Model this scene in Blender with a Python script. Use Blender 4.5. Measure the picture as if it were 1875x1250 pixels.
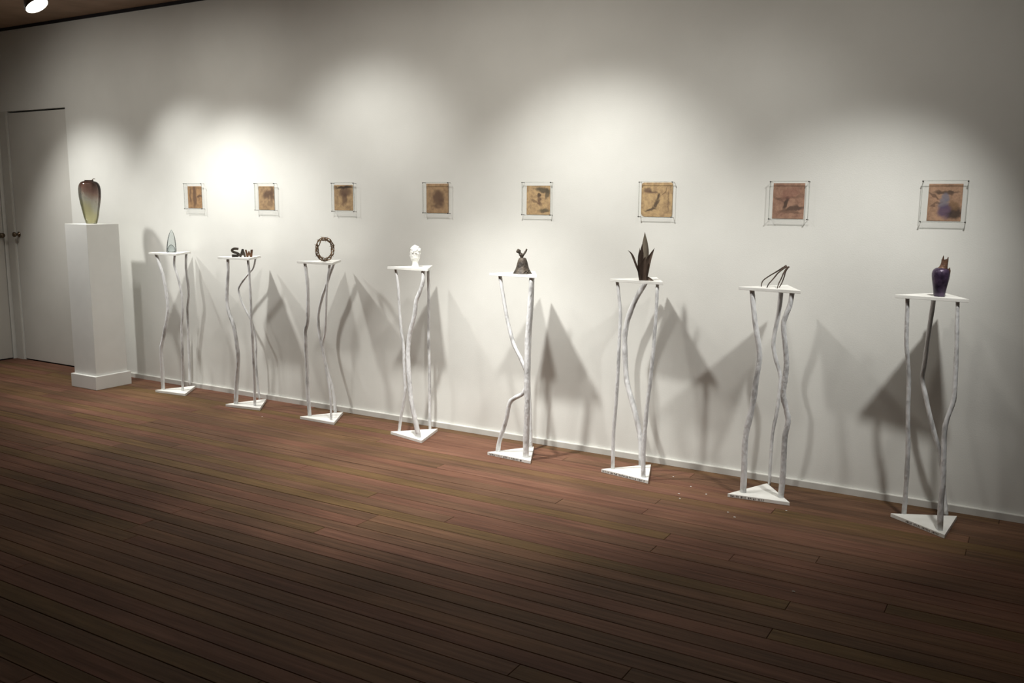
import bpy, bmesh, math, random
from mathutils import Vector, Matrix, noise

# ------------------------------------------------------------------ clear
for o in list(bpy.data.objects):
    bpy.data.objects.remove(o, do_unlink=True)
scene = bpy.context.scene
COL = scene.collection
rnd = random.Random(11)

# ------------------------------------------------------------------ camera
PW, PH, FPX = 1875.0, 1250.0, 1640.23
YAW, PITCH, ROLL = -0.5338, 0.15614, 0.00829
CAM = Vector((0.0, -4.4559, 1.4))
_f = Vector((math.sin(YAW) * math.cos(PITCH), math.cos(YAW) * math.cos(PITCH), -math.sin(PITCH)))
_r = Vector((math.cos(YAW), -math.sin(YAW), 0))
_u = _r.cross(_f)
CR = math.cos(ROLL) * _r + math.sin(ROLL) * _u
CU = -math.sin(ROLL) * _r + math.cos(ROLL) * _u
cam_data = bpy.data.cameras.new('camera')
cam = bpy.data.objects.new('camera', cam_data)
COL.objects.link(cam)
cam.matrix_world = Matrix(((CR.x, CU.x, -_f.x, CAM.x), (CR.y, CU.y, -_f.y, CAM.y), (CR.z, CU.z, -_f.z, CAM.z), (0, 0, 0, 1)))
cam_data.sensor_width = 36.0
cam_data.lens = FPX / PW * 36.0
cam_data.clip_start = 0.05
scene.camera = cam

# ------------------------------------------------------------------ world, exposure
world = bpy.data.worlds.new('world')
scene.world = world
world.use_nodes = True
bg = world.node_tree.nodes['Background']
bg.inputs[0].default_value = (0.9, 0.85, 1.0, 1)
bg.inputs[1].default_value = 0.002
vs = scene.view_settings
vs.view_transform = 'Standard'
vs.look = 'None'
vs.gamma = 1.0
vs.use_curve_mapping = False
vs.exposure = -0.04

# ceiling spotlights: (x, y, z, aim point on wall side, watts, cone degrees)
LAMPS = [
    # x, y, z, aim (x, y, z), beam watts, beam cone, spill watts, what it stands above
    (-6.650, -1.100, 2.540, (-6.30, 0.0, 0.37), 118.0, 78.9, 20.0, 'the white pedestal'),
    (-5.780, -0.790, 2.624, (-4.75, 0.0, -0.04), 95.0, 81.1, 3.3, 'the glass spire stand'),
    (-4.880, -0.950, 2.570, (-4.59, 0.0, -0.10), 128.0, 88.0, 17.5, 'the lettered sculpture stand'),
    (-3.640, -1.070, 2.540, (-3.70, 0.0, 1.15), 45.5, 87.1, 11.9, 'the twig wreath stand'),
    (-2.730, -1.150, 2.540, (-2.51, 0.0, -3.05), 290.6, 69.6, 20.6, 'the bell stand'),
    (-2.100, -1.300, 2.540, (-2.11, 0.0, 0.81), 105.7, 76.0, 20.6, 'the spiky leaf stand'),
    (-0.840, -1.250, 2.540, (-1.54, 0.0, 1.01), 13.9, 82.0, 12.3, 'the bent rod stand'),
    (-0.120, -1.120, 2.540, (-1.05, 0.0, 0.38), 125.6, 61.1, 3.2, 'the broken vase stand'),
]
SPILL_CONE, SPILL_Z = 172.3, 0.74     # wide weak skirt of every reflector lamp

# ------------------------------------------------------------------ pixel helpers
def ray(px, py):
    return ((px - PW / 2) / FPX) * CR + (-(py - PH / 2) / FPX) * CU + _f

def hit(px, py, y=None, z=None):
    d = ray(px, py)
    t = (y - CAM.y) / d.y if y is not None else (z - CAM.z) / d.z
    return CAM + t * d

def mpp(P):
    """metres covered by one photo pixel at point P"""
    return (Vector(P) - CAM).dot(_f) / FPX

# ------------------------------------------------------------------ materials
MATS = {}

def new_mat(name):
    m = bpy.data.materials.new(name)
    m.use_nodes = True
    nt = m.node_tree
    return m, nt, nt.nodes['Principled BSDF']

def node(nt, typ, **kw):
    n = nt.nodes.new(typ)
    for k, v in kw.items():
        setattr(n, k, v)
    return n

def set_bsdf(b, rough=0.6, metal=0.0, spec=0.3):
    b.inputs['Roughness'].default_value = rough
    b.inputs['Metallic'].default_value = metal
    b.inputs['Specular IOR Level'].default_value = spec

def noise_mat(name, c1, c2, scale=8.0, detail=4.0, rough=0.6, metal=0.0, spec=0.3, bump=0.0, bscale=None, lo=0.35, hi=0.65, stretch=(1, 1, 1)):
    m, nt, b = new_mat(name)
    tc = node(nt, 'ShaderNodeTexCoord')
    mp = node(nt, 'ShaderNodeMapping')
    mp.inputs['Scale'].default_value = stretch
    nz = node(nt, 'ShaderNodeTexNoise')
    nz.inputs['Scale'].default_value = scale
    nz.inputs['Detail'].default_value = detail
    rp = node(nt, 'ShaderNodeValToRGB')
    rp.color_ramp.elements[0].position = lo
    rp.color_ramp.elements[1].position = hi
    rp.color_ramp.elements[0].color = (*c1, 1)
    rp.color_ramp.elements[1].color = (*c2, 1)
    L = nt.links.new
    L(tc.outputs['Object'], mp.inputs['Vector'])
    L(mp.outputs['Vector'], nz.inputs['Vector'])
    L(nz.outputs['Fac'], rp.inputs['Fac'])
    L(rp.outputs['Color'], b.inputs['Base Color'])
    if bump:
        n2 = node(nt, 'ShaderNodeTexNoise')
        n2.inputs['Scale'].default_value = bscale or scale * 3
        n2.inputs['Detail'].default_value = 5
        bp = node(nt, 'ShaderNodeBump')
        bp.inputs['Strength'].default_value = bump
        bp.inputs['Distance'].default_value = 0.01
        L(mp.outputs['Vector'], n2.inputs['Vector'])
        L(n2.outputs['Fac'], bp.inputs['Height'])
        L(bp.outputs['Normal'], b.inputs['Normal'])
    set_bsdf(b, rough, metal, spec)
    MATS[name] = m
    return m

noise_mat('wall_paint', (0.745, 0.75, 0.715), (0.785, 0.79, 0.755), 3.0, 6, 0.75, bump=0.06, bscale=160)
noise_mat('low_bounce_paint', (0.30, 0.28, 0.26), (0.34, 0.32, 0.30), 3.0, 5, 0.8)  # darker tone given to the unseen walls to lower their bounce light
noise_mat('door_paint', (0.60, 0.59, 0.55), (0.65, 0.64, 0.60), 2.0, 5, 0.6, bump=0.03, bscale=90)
noise_mat('trim_paint', (0.60, 0.595, 0.56), (0.66, 0.655, 0.62), 6.0, 4, 0.55)
noise_mat('pedestal_paint', (0.75, 0.755, 0.73), (0.80, 0.805, 0.78), 4.0, 4, 0.55, bump=0.02, bscale=120)
noise_mat('plate_paint', (0.80, 0.80, 0.76), (0.88, 0.88, 0.85), 14.0, 4, 0.5, bump=0.05, bscale=70)
noise_mat('whitewashed_branch', (0.44, 0.44, 0.44), (0.80, 0.81, 0.82), 22.0, 6, 0.7, bump=0.5, bscale=90, lo=0.30, hi=0.50, stretch=(1, 1, 0.35))
noise_mat('ceiling_brown', (0.22, 0.142, 0.094), (0.29, 0.19, 0.128), 5.0, 5, 0.7)
noise_mat('gap_shade', (0.012, 0.010, 0.014), (0.02, 0.017, 0.02), 5.0, 2, 0.8)  # near-black colour stands in for shade in gaps and joints
noise_mat('subfloor', (0.010, 0.007, 0.006), (0.02, 0.014, 0.011), 6.0, 3, 0.9)
noise_mat('brass', (0.13, 0.10, 0.07), (0.20, 0.155, 0.10), 30.0, 3, 0.3, 0.9)
noise_mat('nail_steel', (0.03, 0.028, 0.025), (0.06, 0.055, 0.05), 60.0, 2, 0.4, 0.6)
noise_mat('patina_bronze', (0.030, 0.025, 0.021), (0.125, 0.10, 0.075), 26.0, 6, 0.55, 0.35, 0.4, bump=0.6, bscale=60, lo=0.35, hi=0.72)
noise_mat('rust_bronze', (0.05, 0.032, 0.022), (0.17, 0.085, 0.045), 22.0, 6, 0.6, 0.2, 0.3, bump=0.5, bscale=60)
noise_mat('leaf_metal', (0.050, 0.034, 0.027), (0.15, 0.108, 0.083), 16.0, 6, 0.45, 0.35, 0.4, bump=0.25, bscale=50, stretch=(3, 3, 0.6))
noise_mat('leaf_pale', (0.15, 0.125, 0.095), (0.30, 0.26, 0.20), 20.0, 6, 0.45, 0.3, 0.4, bump=0.25, bscale=50, stretch=(4, 4, 0.5))
noise_mat('vine', (0.08, 0.052, 0.03), (0.30, 0.20, 0.12), 40.0, 5, 0.8, bump=0.5, bscale=110)
noise_mat('rod_bronze', (0.045, 0.036, 0.030), (0.13, 0.09, 0.07), 30.0, 5, 0.55, 0.3, bump=0.4, bscale=90)
noise_mat('plaster', (0.84, 0.84, 0.80), (0.93, 0.93, 0.90), 30.0, 5, 0.8, bump=0.5, bscale=80)
noise_mat('violet_glaze', (0.018, 0.012, 0.026), (0.085, 0.055, 0.105), 30.0, 5, 0.35, 0.2, 0.5, bump=0.25, bscale=70)
noise_mat('brown_glaze', (0.045, 0.026, 0.018), (0.17, 0.088, 0.055), 40.0, 5, 0.5, 0.1, 0.4, bump=0.4, bscale=90)
noise_mat('ink', (0.03, 0.025, 0.025), (0.07, 0.05, 0.045), 50.0, 2, 0.8)
noise_mat('lamp_brown', (0.10, 0.075, 0.055), (0.14, 0.105, 0.08), 20.0, 2, 0.5)
noise_mat('crumb_white', (0.6, 0.58, 0.54), (0.75, 0.73, 0.68), 60.0, 2, 0.9)

def plank_material():
    m, nt, b = new_mat('floor_board')
    L = nt.links.new
    oi = node(nt, 'ShaderNodeObjectInfo')
    tc = node(nt, 'ShaderNodeTexCoord')
    mp = node(nt, 'ShaderNodeMapping')
    mp.inputs['Scale'].default_value = (1.2, 22, 22)
    ad = node(nt, 'ShaderNodeVectorMath', operation='ADD')
    sc = node(nt, 'ShaderNodeVectorMath', operation='SCALE')
    sc.inputs['Scale'].default_value = 37.0
    cb = node(nt, 'ShaderNodeCombineXYZ')
    for i in range(3):
        L(oi.outputs['Random'], cb.inputs[i])
    L(cb.outputs[0], sc.inputs[0])
    L(tc.outputs['Object'], ad.inputs[0])
    L(sc.outputs[0], ad.inputs[1])
    L(ad.outputs[0], mp.inputs['Vector'])
    nz = node(nt, 'ShaderNodeTexNoise')
    nz.inputs['Scale'].default_value = 2.2
    nz.inputs['Detail'].default_value = 7
    nz.inputs['Roughness'].default_value = 0.62
    L(mp.outputs[0], nz.inputs['Vector'])
    # board tone
    tone = node(nt, 'ShaderNodeValToRGB')
    e = tone.color_ramp.elements
    e[0].position = 0.0; e[0].color = (0.150, 0.072, 0.046, 1)
    e[1].position = 1.0; e[1].color = (0.165, 0.088, 0.054, 1)
    for pos, c in ((0.25, (0.178, 0.088, 0.058)), (0.5, (0.142, 0.086, 0.038)), (0.75, (0.120, 0.066, 0.040))):
        x = e.new(pos); x.color = (*c, 1)
    L(oi.outputs['Random'], tone.inputs['Fac'])
    grain = node(nt, 'ShaderNodeMapRange')
    grain.inputs['From Min'].default_value = 0.3
    grain.inputs['From Max'].default_value = 0.7
    grain.inputs['To Min'].default_value = 0.62
    grain.inputs['To Max'].default_value = 1.25
    L(nz.outputs['Fac'], grain.inputs['Value'])
    # worn cloudy patches in world space
    geo = node(nt, 'ShaderNodeNewGeometry')
    wn = node(nt, 'ShaderNodeTexNoise')
    wn.inputs['Scale'].default_value = 1.6
    wn.inputs['Detail'].default_value = 4
    L(geo.outputs['Position'], wn.inputs['Vector'])
    wr = node(nt, 'ShaderNodeMapRange')
    wr.inputs['From Min'].default_value = 0.35
    wr.inputs['From Max'].default_value = 0.65
    wr.inputs['To Min'].default_value = 0.82
    wr.inputs['To Max'].default_value = 1.15
    L(wn.outputs['Fac'], wr.inputs['Value'])
    mu = node(nt, 'ShaderNodeMath', operation='MULTIPLY')
    L(grain.outputs[0], mu.inputs[0]); L(wr.outputs[0], mu.inputs[1])
    mx = node(nt, 'ShaderNodeVectorMath', operation='SCALE')
    L(tone.outputs['Color'], mx.inputs[0]); L(mu.outputs[0], mx.inputs['Scale'])
    L(mx.outputs[0], b.inputs['Base Color'])
    bp = node(nt, 'ShaderNodeBump')
    bp.inputs['Strength'].default_value = 0.25
    bp.inputs['Distance'].default_value = 0.003
    L(nz.outputs['Fac'], bp.inputs['Height'])
    L(bp.outputs['Normal'], b.inputs['Normal'])
    set_bsdf(b, 0.62, 0, 0.10)
    MATS['floor_board'] = m
plank_material()

def clear_material(name, tint, haze=0.05, haze_col=(0.8, 0.85, 0.85), gloss=1.0):
    """thin clear sheet / shell: transparent + Fresnel gloss + a little milky diffuse"""
    m, nt, b = new_mat(name)
    nt.nodes.remove(b)
    L = nt.links.new
    out = nt.nodes['Material Output']
    tr = node(nt, 'ShaderNodeBsdfTransparent'); tr.inputs[0].default_value = (*tint, 1)
    df = node(nt, 'ShaderNodeBsdfDiffuse')
    nz = node(nt, 'ShaderNodeTexNoise'); nz.inputs['Scale'].default_value = 25
    tc = node(nt, 'ShaderNodeTexCoord')
    rp = node(nt, 'ShaderNodeValToRGB')
    rp.color_ramp.elements[0].color = (*[c * 0.9 for c in haze_col], 1)
    rp.color_ramp.elements[1].color = (*haze_col, 1)
    L(tc.outputs['Object'], nz.inputs['Vector']); L(nz.outputs['Fac'], rp.inputs['Fac']); L(rp.outputs['Color'], df.inputs['Color'])
    gl = node(nt, 'ShaderNodeBsdfGlossy'); gl.inputs['Roughness'].default_value = 0.06
    m1 = node(nt, 'ShaderNodeMixShader'); m1.inputs[0].default_value = haze
    L(tr.outputs[0], m1.inputs[1]); L(df.outputs[0], m1.inputs[2])
    fr = node(nt, 'ShaderNodeFresnel'); fr.inputs['IOR'].default_value = 1.4
    gm = node(nt, 'ShaderNodeMath', operation='MULTIPLY'); gm.inputs[1].default_value = gloss
    L(fr.outputs[0], gm.inputs[0])
    m2 = node(nt, 'ShaderNodeMixShader')
    L(gm.outputs[0], m2.inputs[0]); L(m1.outputs[0], m2.inputs[1]); L(gl.outputs[0], m2.inputs[2])
    L(m2.outputs[0], out.inputs['Surface'])
    MATS[name] = m
clear_material('clear_sheet', (0.997, 0.998, 0.997), 0.003, gloss=0.12)
clear_material('sheet_edge', (0.80, 0.81, 0.80), 0.10, (0.5, 0.52, 0.51), 0.15)
clear_material('spire_glass', (0.94, 0.965, 0.965), 0.13, (0.60, 0.66, 0.67), 1.0)

def amber_glass():
    m, nt, b = new_mat('amber_glass')
    nt.nodes.remove(b)
    L = nt.links.new
    out = nt.nodes['Material Output']
    tc = node(nt, 'ShaderNodeTexCoord')
    sep = node(nt, 'ShaderNodeSeparateXYZ')
    L(tc.outputs['Generated'], sep.inputs[0])
    nz = node(nt, 'ShaderNodeTexNoise'); nz.inputs['Scale'].default_value = 3.2; nz.inputs['Detail'].default_value = 3
    L(tc.outputs['Generated'], nz.inputs['Vector'])
    # height + swirl
    ma = node(nt, 'ShaderNodeMath', operation='MULTIPLY_ADD')
    L(nz.outputs['Fac'], ma.inputs[0]); ma.inputs[1].default_value = 0.45
    L(sep.outputs['Z'], ma.inputs[2])
    sb = node(nt, 'ShaderNodeMath', operation='ADD'); L(ma.outputs[0], sb.inputs[0]); sb.inputs[1].default_value = -0.22
    # brown streak sits on the +x side: push with generated x
    m3 = node(nt, 'ShaderNodeMath', operation='MULTIPLY_ADD'); L(sep.outputs['X'], m3.inputs[0]); m3.inputs[1].default_value = 0.34; L(sb.outputs[0], m3.inputs[2])
    m4 = node(nt, 'ShaderNodeMath', operation='ADD'); L(m3.outputs[0], m4.inputs[0]); m4.inputs[1].default_value = -0.17
    rp = node(nt, 'ShaderNodeValToRGB')
    e = rp.color_ramp.elements
    e[0].position = 0.0; e[0].color = (0.86, 0.82, 0.46, 1)
    e[1].position = 1.0; e[1].color = (0.06, 0.03, 0.022, 1)
    for pos, c in ((0.30, (0.84, 0.82, 0.52)), (0.46, (0.76, 0.76, 0.66)), (0.60, (0.62, 0.56, 0.48)), (0.70, (0.40, 0.24, 0.19)), (0.86, (0.20, 0.10, 0.075))):
        x = e.new(pos); x.color = (*c, 1)
    L(m4.outputs[0], rp.inputs['Fac'])
    gm = node(nt, 'ShaderNodeGamma'); gm.inputs['Gamma'].default_value = 0.14; L(rp.outputs[0], gm.inputs[0])
    tr = node(nt, 'ShaderNodeBsdfTransparent'); L(gm.outputs[0], tr.inputs[0])
    df = node(nt, 'ShaderNodeBsdfTranslucent'); L(rp.outputs[0], df.inputs[0])
    d2 = node(nt, 'ShaderNodeBsdfDiffuse'); L(rp.outputs[0], d2.inputs[0])
    ml = node(nt, 'ShaderNodeMixShader'); ml.inputs[0].default_value = 0.5
    L(df.outputs[0], ml.inputs[1]); L(d2.outputs[0], ml.inputs[2])
    m1 = node(nt, 'ShaderNodeMixShader'); m1.inputs[0].default_value = 0.34
    L(tr.outputs[0], m1.inputs[1]); L(ml.outputs[0], m1.inputs[2])
    gl = node(nt, 'ShaderNodeBsdfGlossy'); gl.inputs['Roughness'].default_value = 0.08
    fr = node(nt, 'ShaderNodeFresnel'); fr.inputs['IOR'].default_value = 1.3
    m2 = node(nt, 'ShaderNodeMixShader')
    L(fr.outputs[0], m2.inputs[0]); L(m1.outputs[0], m2.inputs[1]); L(gl.outputs[0], m2.inputs[2])
    L(m2.outputs[0], out.inputs['Surface'])
    MATS['amber_glass'] = m
amber_glass()

def lens_material():
    m, nt, b = new_mat('lamp_lens')
    b.inputs['Base Color'].default_value = (1, 0.97, 0.88, 1)
    b.inputs['Emission Color'].default_value = (1, 0.96, 0.84, 1)
    b.inputs['Emission Strength'].default_value = 6.0
    MATS['lamp_lens'] = m
lens_material()

def print_material(name, light, dark, blobs, seed):
    """a small brown print: mottled ground with irregular ink marks, object space in half-widths"""
    m, nt, b = new_mat(name)
    L = nt.links.new
    tc = node(nt, 'ShaderNodeTexCoord')
    sh = node(nt, 'ShaderNodeVectorMath', operation='ADD'); sh.inputs[1].default_value = (seed * 3.7, seed * 1.3, seed * 5.1)
    L(tc.outputs['Object'], sh.inputs[0])
    nz = node(nt, 'ShaderNodeTexNoise'); nz.inputs['Scale'].default_value = 34; nz.inputs['Detail'].default_value = 8; nz.inputs['Roughness'].default_value = 0.75
    L(sh.outputs[0], nz.inputs['Vector'])
    rp = node(nt, 'ShaderNodeValToRGB')
    rp.color_ramp.elements[0].position = 0.36; rp.color_ramp.elements[1].position = 0.58
    light = [min(1, 1.22 * a) for a in light]
    mid = [0.42 * a + 0.58 * c for a, c in zip(light, dark)]
    rp.color_ramp.elements[0].color = (*mid, 1); rp.color_ramp.elements[1].color = (*light, 1)
    L(nz.outputs['Fac'], rp.inputs['Fac'])
    cur = rp.outputs['Color']
    wz = node(nt, 'ShaderNodeTexNoise'); wz.inputs['Scale'].default_value = 35; wz.inputs['Detail'].default_value = 5
    L(sh.outputs[0], wz.inputs['Vector'])
    wsub = node(nt, 'ShaderNodeVectorMath', operation='SUBTRACT'); wsub.inputs[1].default_value = (0.5, 0.5, 0.5)
    L(wz.outputs['Color'], wsub.inputs[0])
    wsc = node(nt, 'ShaderNodeVectorMath', operation='SCALE'); wsc.inputs['Scale'].default_value = 0.034
    L(wsub.outputs[0], wsc.inputs[0])
    wad = node(nt, 'ShaderNodeVectorMath', operation='ADD')
    L(tc.outputs['Object'], wad.inputs[0]); L(wsc.outputs[0], wad.inputs[1])
    H = 0.067
    for (u, v, ru, rv, rot, k, col) in blobs:
        mp = node(nt, 'ShaderNodeMapping', vector_type='TEXTURE')
        mp.inputs['Location'].default_value = (u * H, 0, v * H)
        mp.inputs['Rotation'].default_value = (0, math.radians(-rot), 0)
        mp.inputs['Scale'].default_value = (ru * 1.22 * H, 10, rv * 1.22 * H)
        L(wad.outputs[0], mp.inputs['Vector'])
        ln = node(nt, 'ShaderNodeVectorMath', operation='LENGTH')
        L(mp.outputs[0], ln.inputs[0])
        mr = node(nt, 'ShaderNodeMapRange'); mr.interpolation_type = 'SMOOTHSTEP'
        mr.inputs['From Min'].default_value = 0.45; mr.inputs['From Max'].default_value = 1.15
        mr.inputs['To Min'].default_value = k; mr.inputs['To Max'].default_value = 0
        L(ln.outputs['Value'], mr.inputs['Value'])
        mx = node(nt, 'ShaderNodeMix', data_type='RGBA')
        L(mr.outputs[0], mx.inputs[0]); L(cur, mx.inputs[6]); mx.inputs[7].default_value = (*col, 1)
        cur = mx.outputs[2]
    L(cur, b.inputs['Base Color'])
    set_bsdf(b, 0.6, 0, 0.2)
    MATS[name] = m
    return m

# ------------------------------------------------------------------ mesh helpers
def obj(name, bm, mat, parent=None, smooth=False, loc=None):
    me = bpy.data.meshes.new(name)
    bmesh.ops.recalc_face_normals(bm, faces=bm.faces)
    if smooth:
        for f in bm.faces:
            f.smooth = True
    bm.to_mesh(me); bm.free()
    me.materials.append(MATS[mat] if isinstance(mat, str) else mat)
    o = bpy.data.objects.new(name, me)
    COL.objects.link(o)
    if loc is not None:
        o.location = loc
    if parent is not None:
        o.parent = parent
    return o

def thing(name, label, cat, loc, rotz=0.0, group=None):
    o = bpy.data.objects.new(name, None)
    COL.objects.link(o)
    o.location = loc
    o.rotation_euler = (0, 0, rotz)
    o.empty_display_size = 0.1
    return tag(o, label, cat, group)

def tag(o, label, cat, group=None):
    o['label'] = label; o['category'] = cat
    if group:
        o['group'] = group
    return o

def struct(o, label=None):
    o['kind'] = 'structure'
    if label:
        o['label'] = label
    return o

def box(bm, lo, hi, bevel=0.0):
    x0, y0, z0 = lo; x1, y1, z1 = hi
    v = [bm.verts.new(c) for c in ((x0, y0, z0), (x1, y0, z0), (x1, y1, z0), (x0, y1, z0), (x0, y0, z1), (x1, y0, z1), (x1, y1, z1), (x0, y1, z1))]
    fs = [bm.faces.new([v[i] for i in q]) for q in ((0, 3, 2, 1), (4, 5, 6, 7), (0, 1, 5, 4), (1, 2, 6, 5), (2, 3, 7, 6), (3, 0, 4, 7))]
    if bevel:
        ed = list({e for f in fs for e in f.edges})
        bmesh.ops.bevel(bm, geom=ed, offset=bevel, segments=2, affect='EDGES', profile=0.6)
    return bm

def B(lo, hi, bevel=0.0):
    return box(bmesh.new(), lo, hi, bevel)

def prism(bm, pts, z0, z1, bevel=0.0):
    a = [bm.verts.new((x, y, z0)) for x, y in pts]
    b = [bm.verts.new((x, y, z1)) for x, y in pts]
    n = len(pts)
    bm.faces.new(a[::-1]); bm.faces.new(b)
    for i in range(n):
        bm.faces.new((a[i], a[(i + 1) % n], b[(i + 1) % n], b[i]))
    if bevel:
        bmesh.ops.bevel(bm, geom=list(bm.edges), offset=bevel, segments=2, affect='EDGES', profile=0.6)
    return bm

def catmull(pts, per=4):
    P = [Vector(p) for p in pts]
    P = [P[0] * 2 - P[1]] + P + [P[-1] * 2 - P[-2]]
    out = []
    for i in range(1, len(P) - 2):
        for k in range(per):
            t = k / per
            a, b, c, d = P[i - 1], P[i], P[i + 1], P[i + 2]
            out.append(0.5 * ((2 * b) + (c - a) * t + (2 * a - 5 * b + 4 * c - d) * t * t + (3 * b - a - 3 * c + d) * t ** 3))
    out.append(P[-2].copy())
    return out

def tube(bm, pts, radii, n=8, cap=True, jitter=0.0, seed=0.0):
    """swept tube with parallel-transported frame"""
    N = len(pts)
    if not hasattr(radii, '__len__'):
        radii = [radii] * N
    t = (pts[1] - pts[0]).normalized()
    ref = Vector((1, 0, 0)) if abs(t.x) < 0.8 else Vector((0, 1, 0))
    nrm = (ref - t * ref.dot(t)).normalized()
    rings = []
    for i in range(N):
        t2 = (pts[min(i + 1, N - 1)] - pts[max(i - 1, 0)]).normalized()
        nrm = (nrm - t2 * nrm.dot(t2)).normalized()
        bi = t2.cross(nrm)
        ring = []
        for k in range(n):
            a = 2 * math.pi * k / n
            r = radii[i]
            if jitter:
                r *= 1 + jitter * noise.noise(Vector((math.cos(a) * 1.3 + seed, math.sin(a) * 1.3, i * 0.45)))
            ring.append(bm.verts.new(pts[i] + (nrm * math.cos(a) + bi * math.sin(a)) * r))
        rings.append(ring)
    for i in range(N - 1):
        for k in range(n):
            bm.faces.new((rings[i][k], rings[i][(k + 1) % n], rings[i + 1][(k + 1) % n], rings[i + 1][k]))
    if cap:
        bm.faces.new(rings[0][::-1]); bm.faces.new(rings[-1])
    return bm

def lathe(bm, prof, n=28, centre=None, sy=1.0, close=True):
    """prof = [(r, z)], optional centre(z)->(x,y)"""
    rings = []
    for r, z in prof:
        cx, cy = centre(z) if centre else (0, 0)
        rings.append([bm.verts.new((cx + r * math.cos(2 * math.pi * k / n), cy + sy * r * math.sin(2 * math.pi * k / n), z)) for k in range(n)])
    for i in range(len(rings) - 1):
        for k in range(n):
            bm.faces.new((rings[i][k], rings[i][(k + 1) % n], rings[i + 1][(k + 1) % n], rings[i + 1][k]))
    if close:
        bm.faces.new(rings[0][::-1]); bm.faces.new(rings[-1])
    return rings

def face_cam(P):
    """z rotation whose local +x points to image right and local -y towards the camera"""
    d = CAM - Vector(P)
    return math.atan2(d.y, d.x) + math.pi / 2

# ------------------------------------------------------------------ room shell
XL, XR, YF, ZC = -7.67, 3.2, -7.2, 2.7603
DX0, DX1, DZ = -7.555, -6.755, 2.098          # door in the long wall
bm = bmesh.new()
box(bm, (XL - 0.12, 0, -0.1), (DX0, 0.12, ZC + 0.1))
box(bm, (DX0, 0, DZ), (DX1, 0.12, ZC + 0.1))
box(bm, (DX1, 0, -0.1), (XR + 0.12, 0.12, ZC + 0.1))
struct(obj('wall_back', bm, 'wall_paint'), 'long white gallery wall behind the row of stands')
D2A, D2B = -0.035, -0.86                      # door in the end wall
bm = bmesh.new()
box(bm, (XL - 0.12, D2A, -0.1), (XL, 0, ZC + 0.1))
box(bm, (XL - 0.12, D2B, DZ), (XL, D2A, ZC + 0.1))
box(bm, (XL - 0.12, YF, -0.1), (XL, D2B, ZC + 0.1))
struct(obj('wall_left', bm, 'wall_paint'), 'white end wall at the far left')
struct(obj('wall_right', B((XR, YF, -0.1), (XR + 0.12, 0, ZC + 0.1)), 'low_bounce_paint'))
struct(obj('wall_front', B((XL - 0.12, YF - 0.12, -0.1), (XR + 0.12, YF, ZC + 0.1)), 'low_bounce_paint'))
struct(obj('ceiling', B((XL - 0.12, YF, ZC), (XR + 0.12, 0.12, ZC + 0.08)), 'ceiling_brown'), 'dark brown ceiling')
struct(obj('ceiling_shade_strip', B((XL, -0.012, ZC - 0.022), (XR, 0, ZC)), 'gap_shade'), 'thin dark strip added as shade where wall meets ceiling')  # added strip, its dark colour stands for the shadow line under the ceiling
# baseboard with a rounded top ledge
def skirting(x0, x1):
    bm = bmesh.new()
    prof = [(0, 0), (-0.016, 0), (-0.016, 0.031), (-0.0145, 0.0335), (0, 0.034)]
    a = [bm.verts.new((x0, y, z)) for y, z in prof]; b = [bm.verts.new((x1, y, z)) for y, z in prof]
    bm.faces.new(a); bm.faces.new(b[::-1])
    for i in range(len(prof)):
        j = (i + 1) % len(prof)
        bm.faces.new((a[i], b[i], b[j], a[j]))
    return bm
struct(obj('baseboard_back', skirting(DX1 + 0.03, XR), 'trim_paint'), 'low white baseboard along the long wall')

def knob(parent, P, out):
    """round door knob with a rose, axis along 'out'"""
    k = obj('door_knob', bmesh.new(), 'brass', parent)
    bm = bmesh.new()
    lathe(bm, [(0.022, 0), (0.022, 0.005), (0.009, 0.009), (0.008, 0.024), (0.017, 0.030), (0.022, 0.040), (0.020, 0.050), (0.010, 0.056)], 18)
    bmesh.ops.recalc_face_normals(bm, faces=bm.faces)
    for f in bm.faces: f.smooth = True
    bm.to_mesh(k.data); bm.free()
    k.location = P
    k.rotation_euler = Vector(out).to_track_quat('Z', 'Y').to_euler()
    return k

d1 = obj('door_1', B((DX0 + 0.006, 0.004, 0.008), (DX1 - 0.004, 0.044, DZ - 0.014), 0.0015), 'door_paint')
struct(d1, 'flush pale door beside the corner')
knob(d1, hit(34.4, 429, y=0.0) + Vector((0, 0.003, 0)), (0, -1, 0))
struct(obj('door_shade_backing', B((DX0, 0.050, 0.0), (DX1, 0.11, DZ)), 'gap_shade'), 'near-black backing standing for shade behind the door')  # added dark block, so the gaps round the door look shaded
d2 = obj('door_2', B((XL - 0.044, D2B + 0.005, 0.008), (XL - 0.004, D2A - 0.005, DZ - 0.012), 0.0015), 'door_paint')
struct(d2, 'second flush door in the end wall')
knob(d2, (XL - 0.004, D2A - 0.036, 1.07), (1, 0, 0))
struct(obj('end_door_shade_backing', B((XL - 0.11, D2B, 0.0), (XL - 0.050, D2A, DZ)), 'gap_shade'))  # same added dark backing for shade behind the end-wall door
struct(obj('trim_4', B((XL + 0.012, -0.010, 0), (DX0 - 0.008, 0, DZ + 0.0)), 'door_paint'), 'narrow door casing in the corner')

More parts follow.
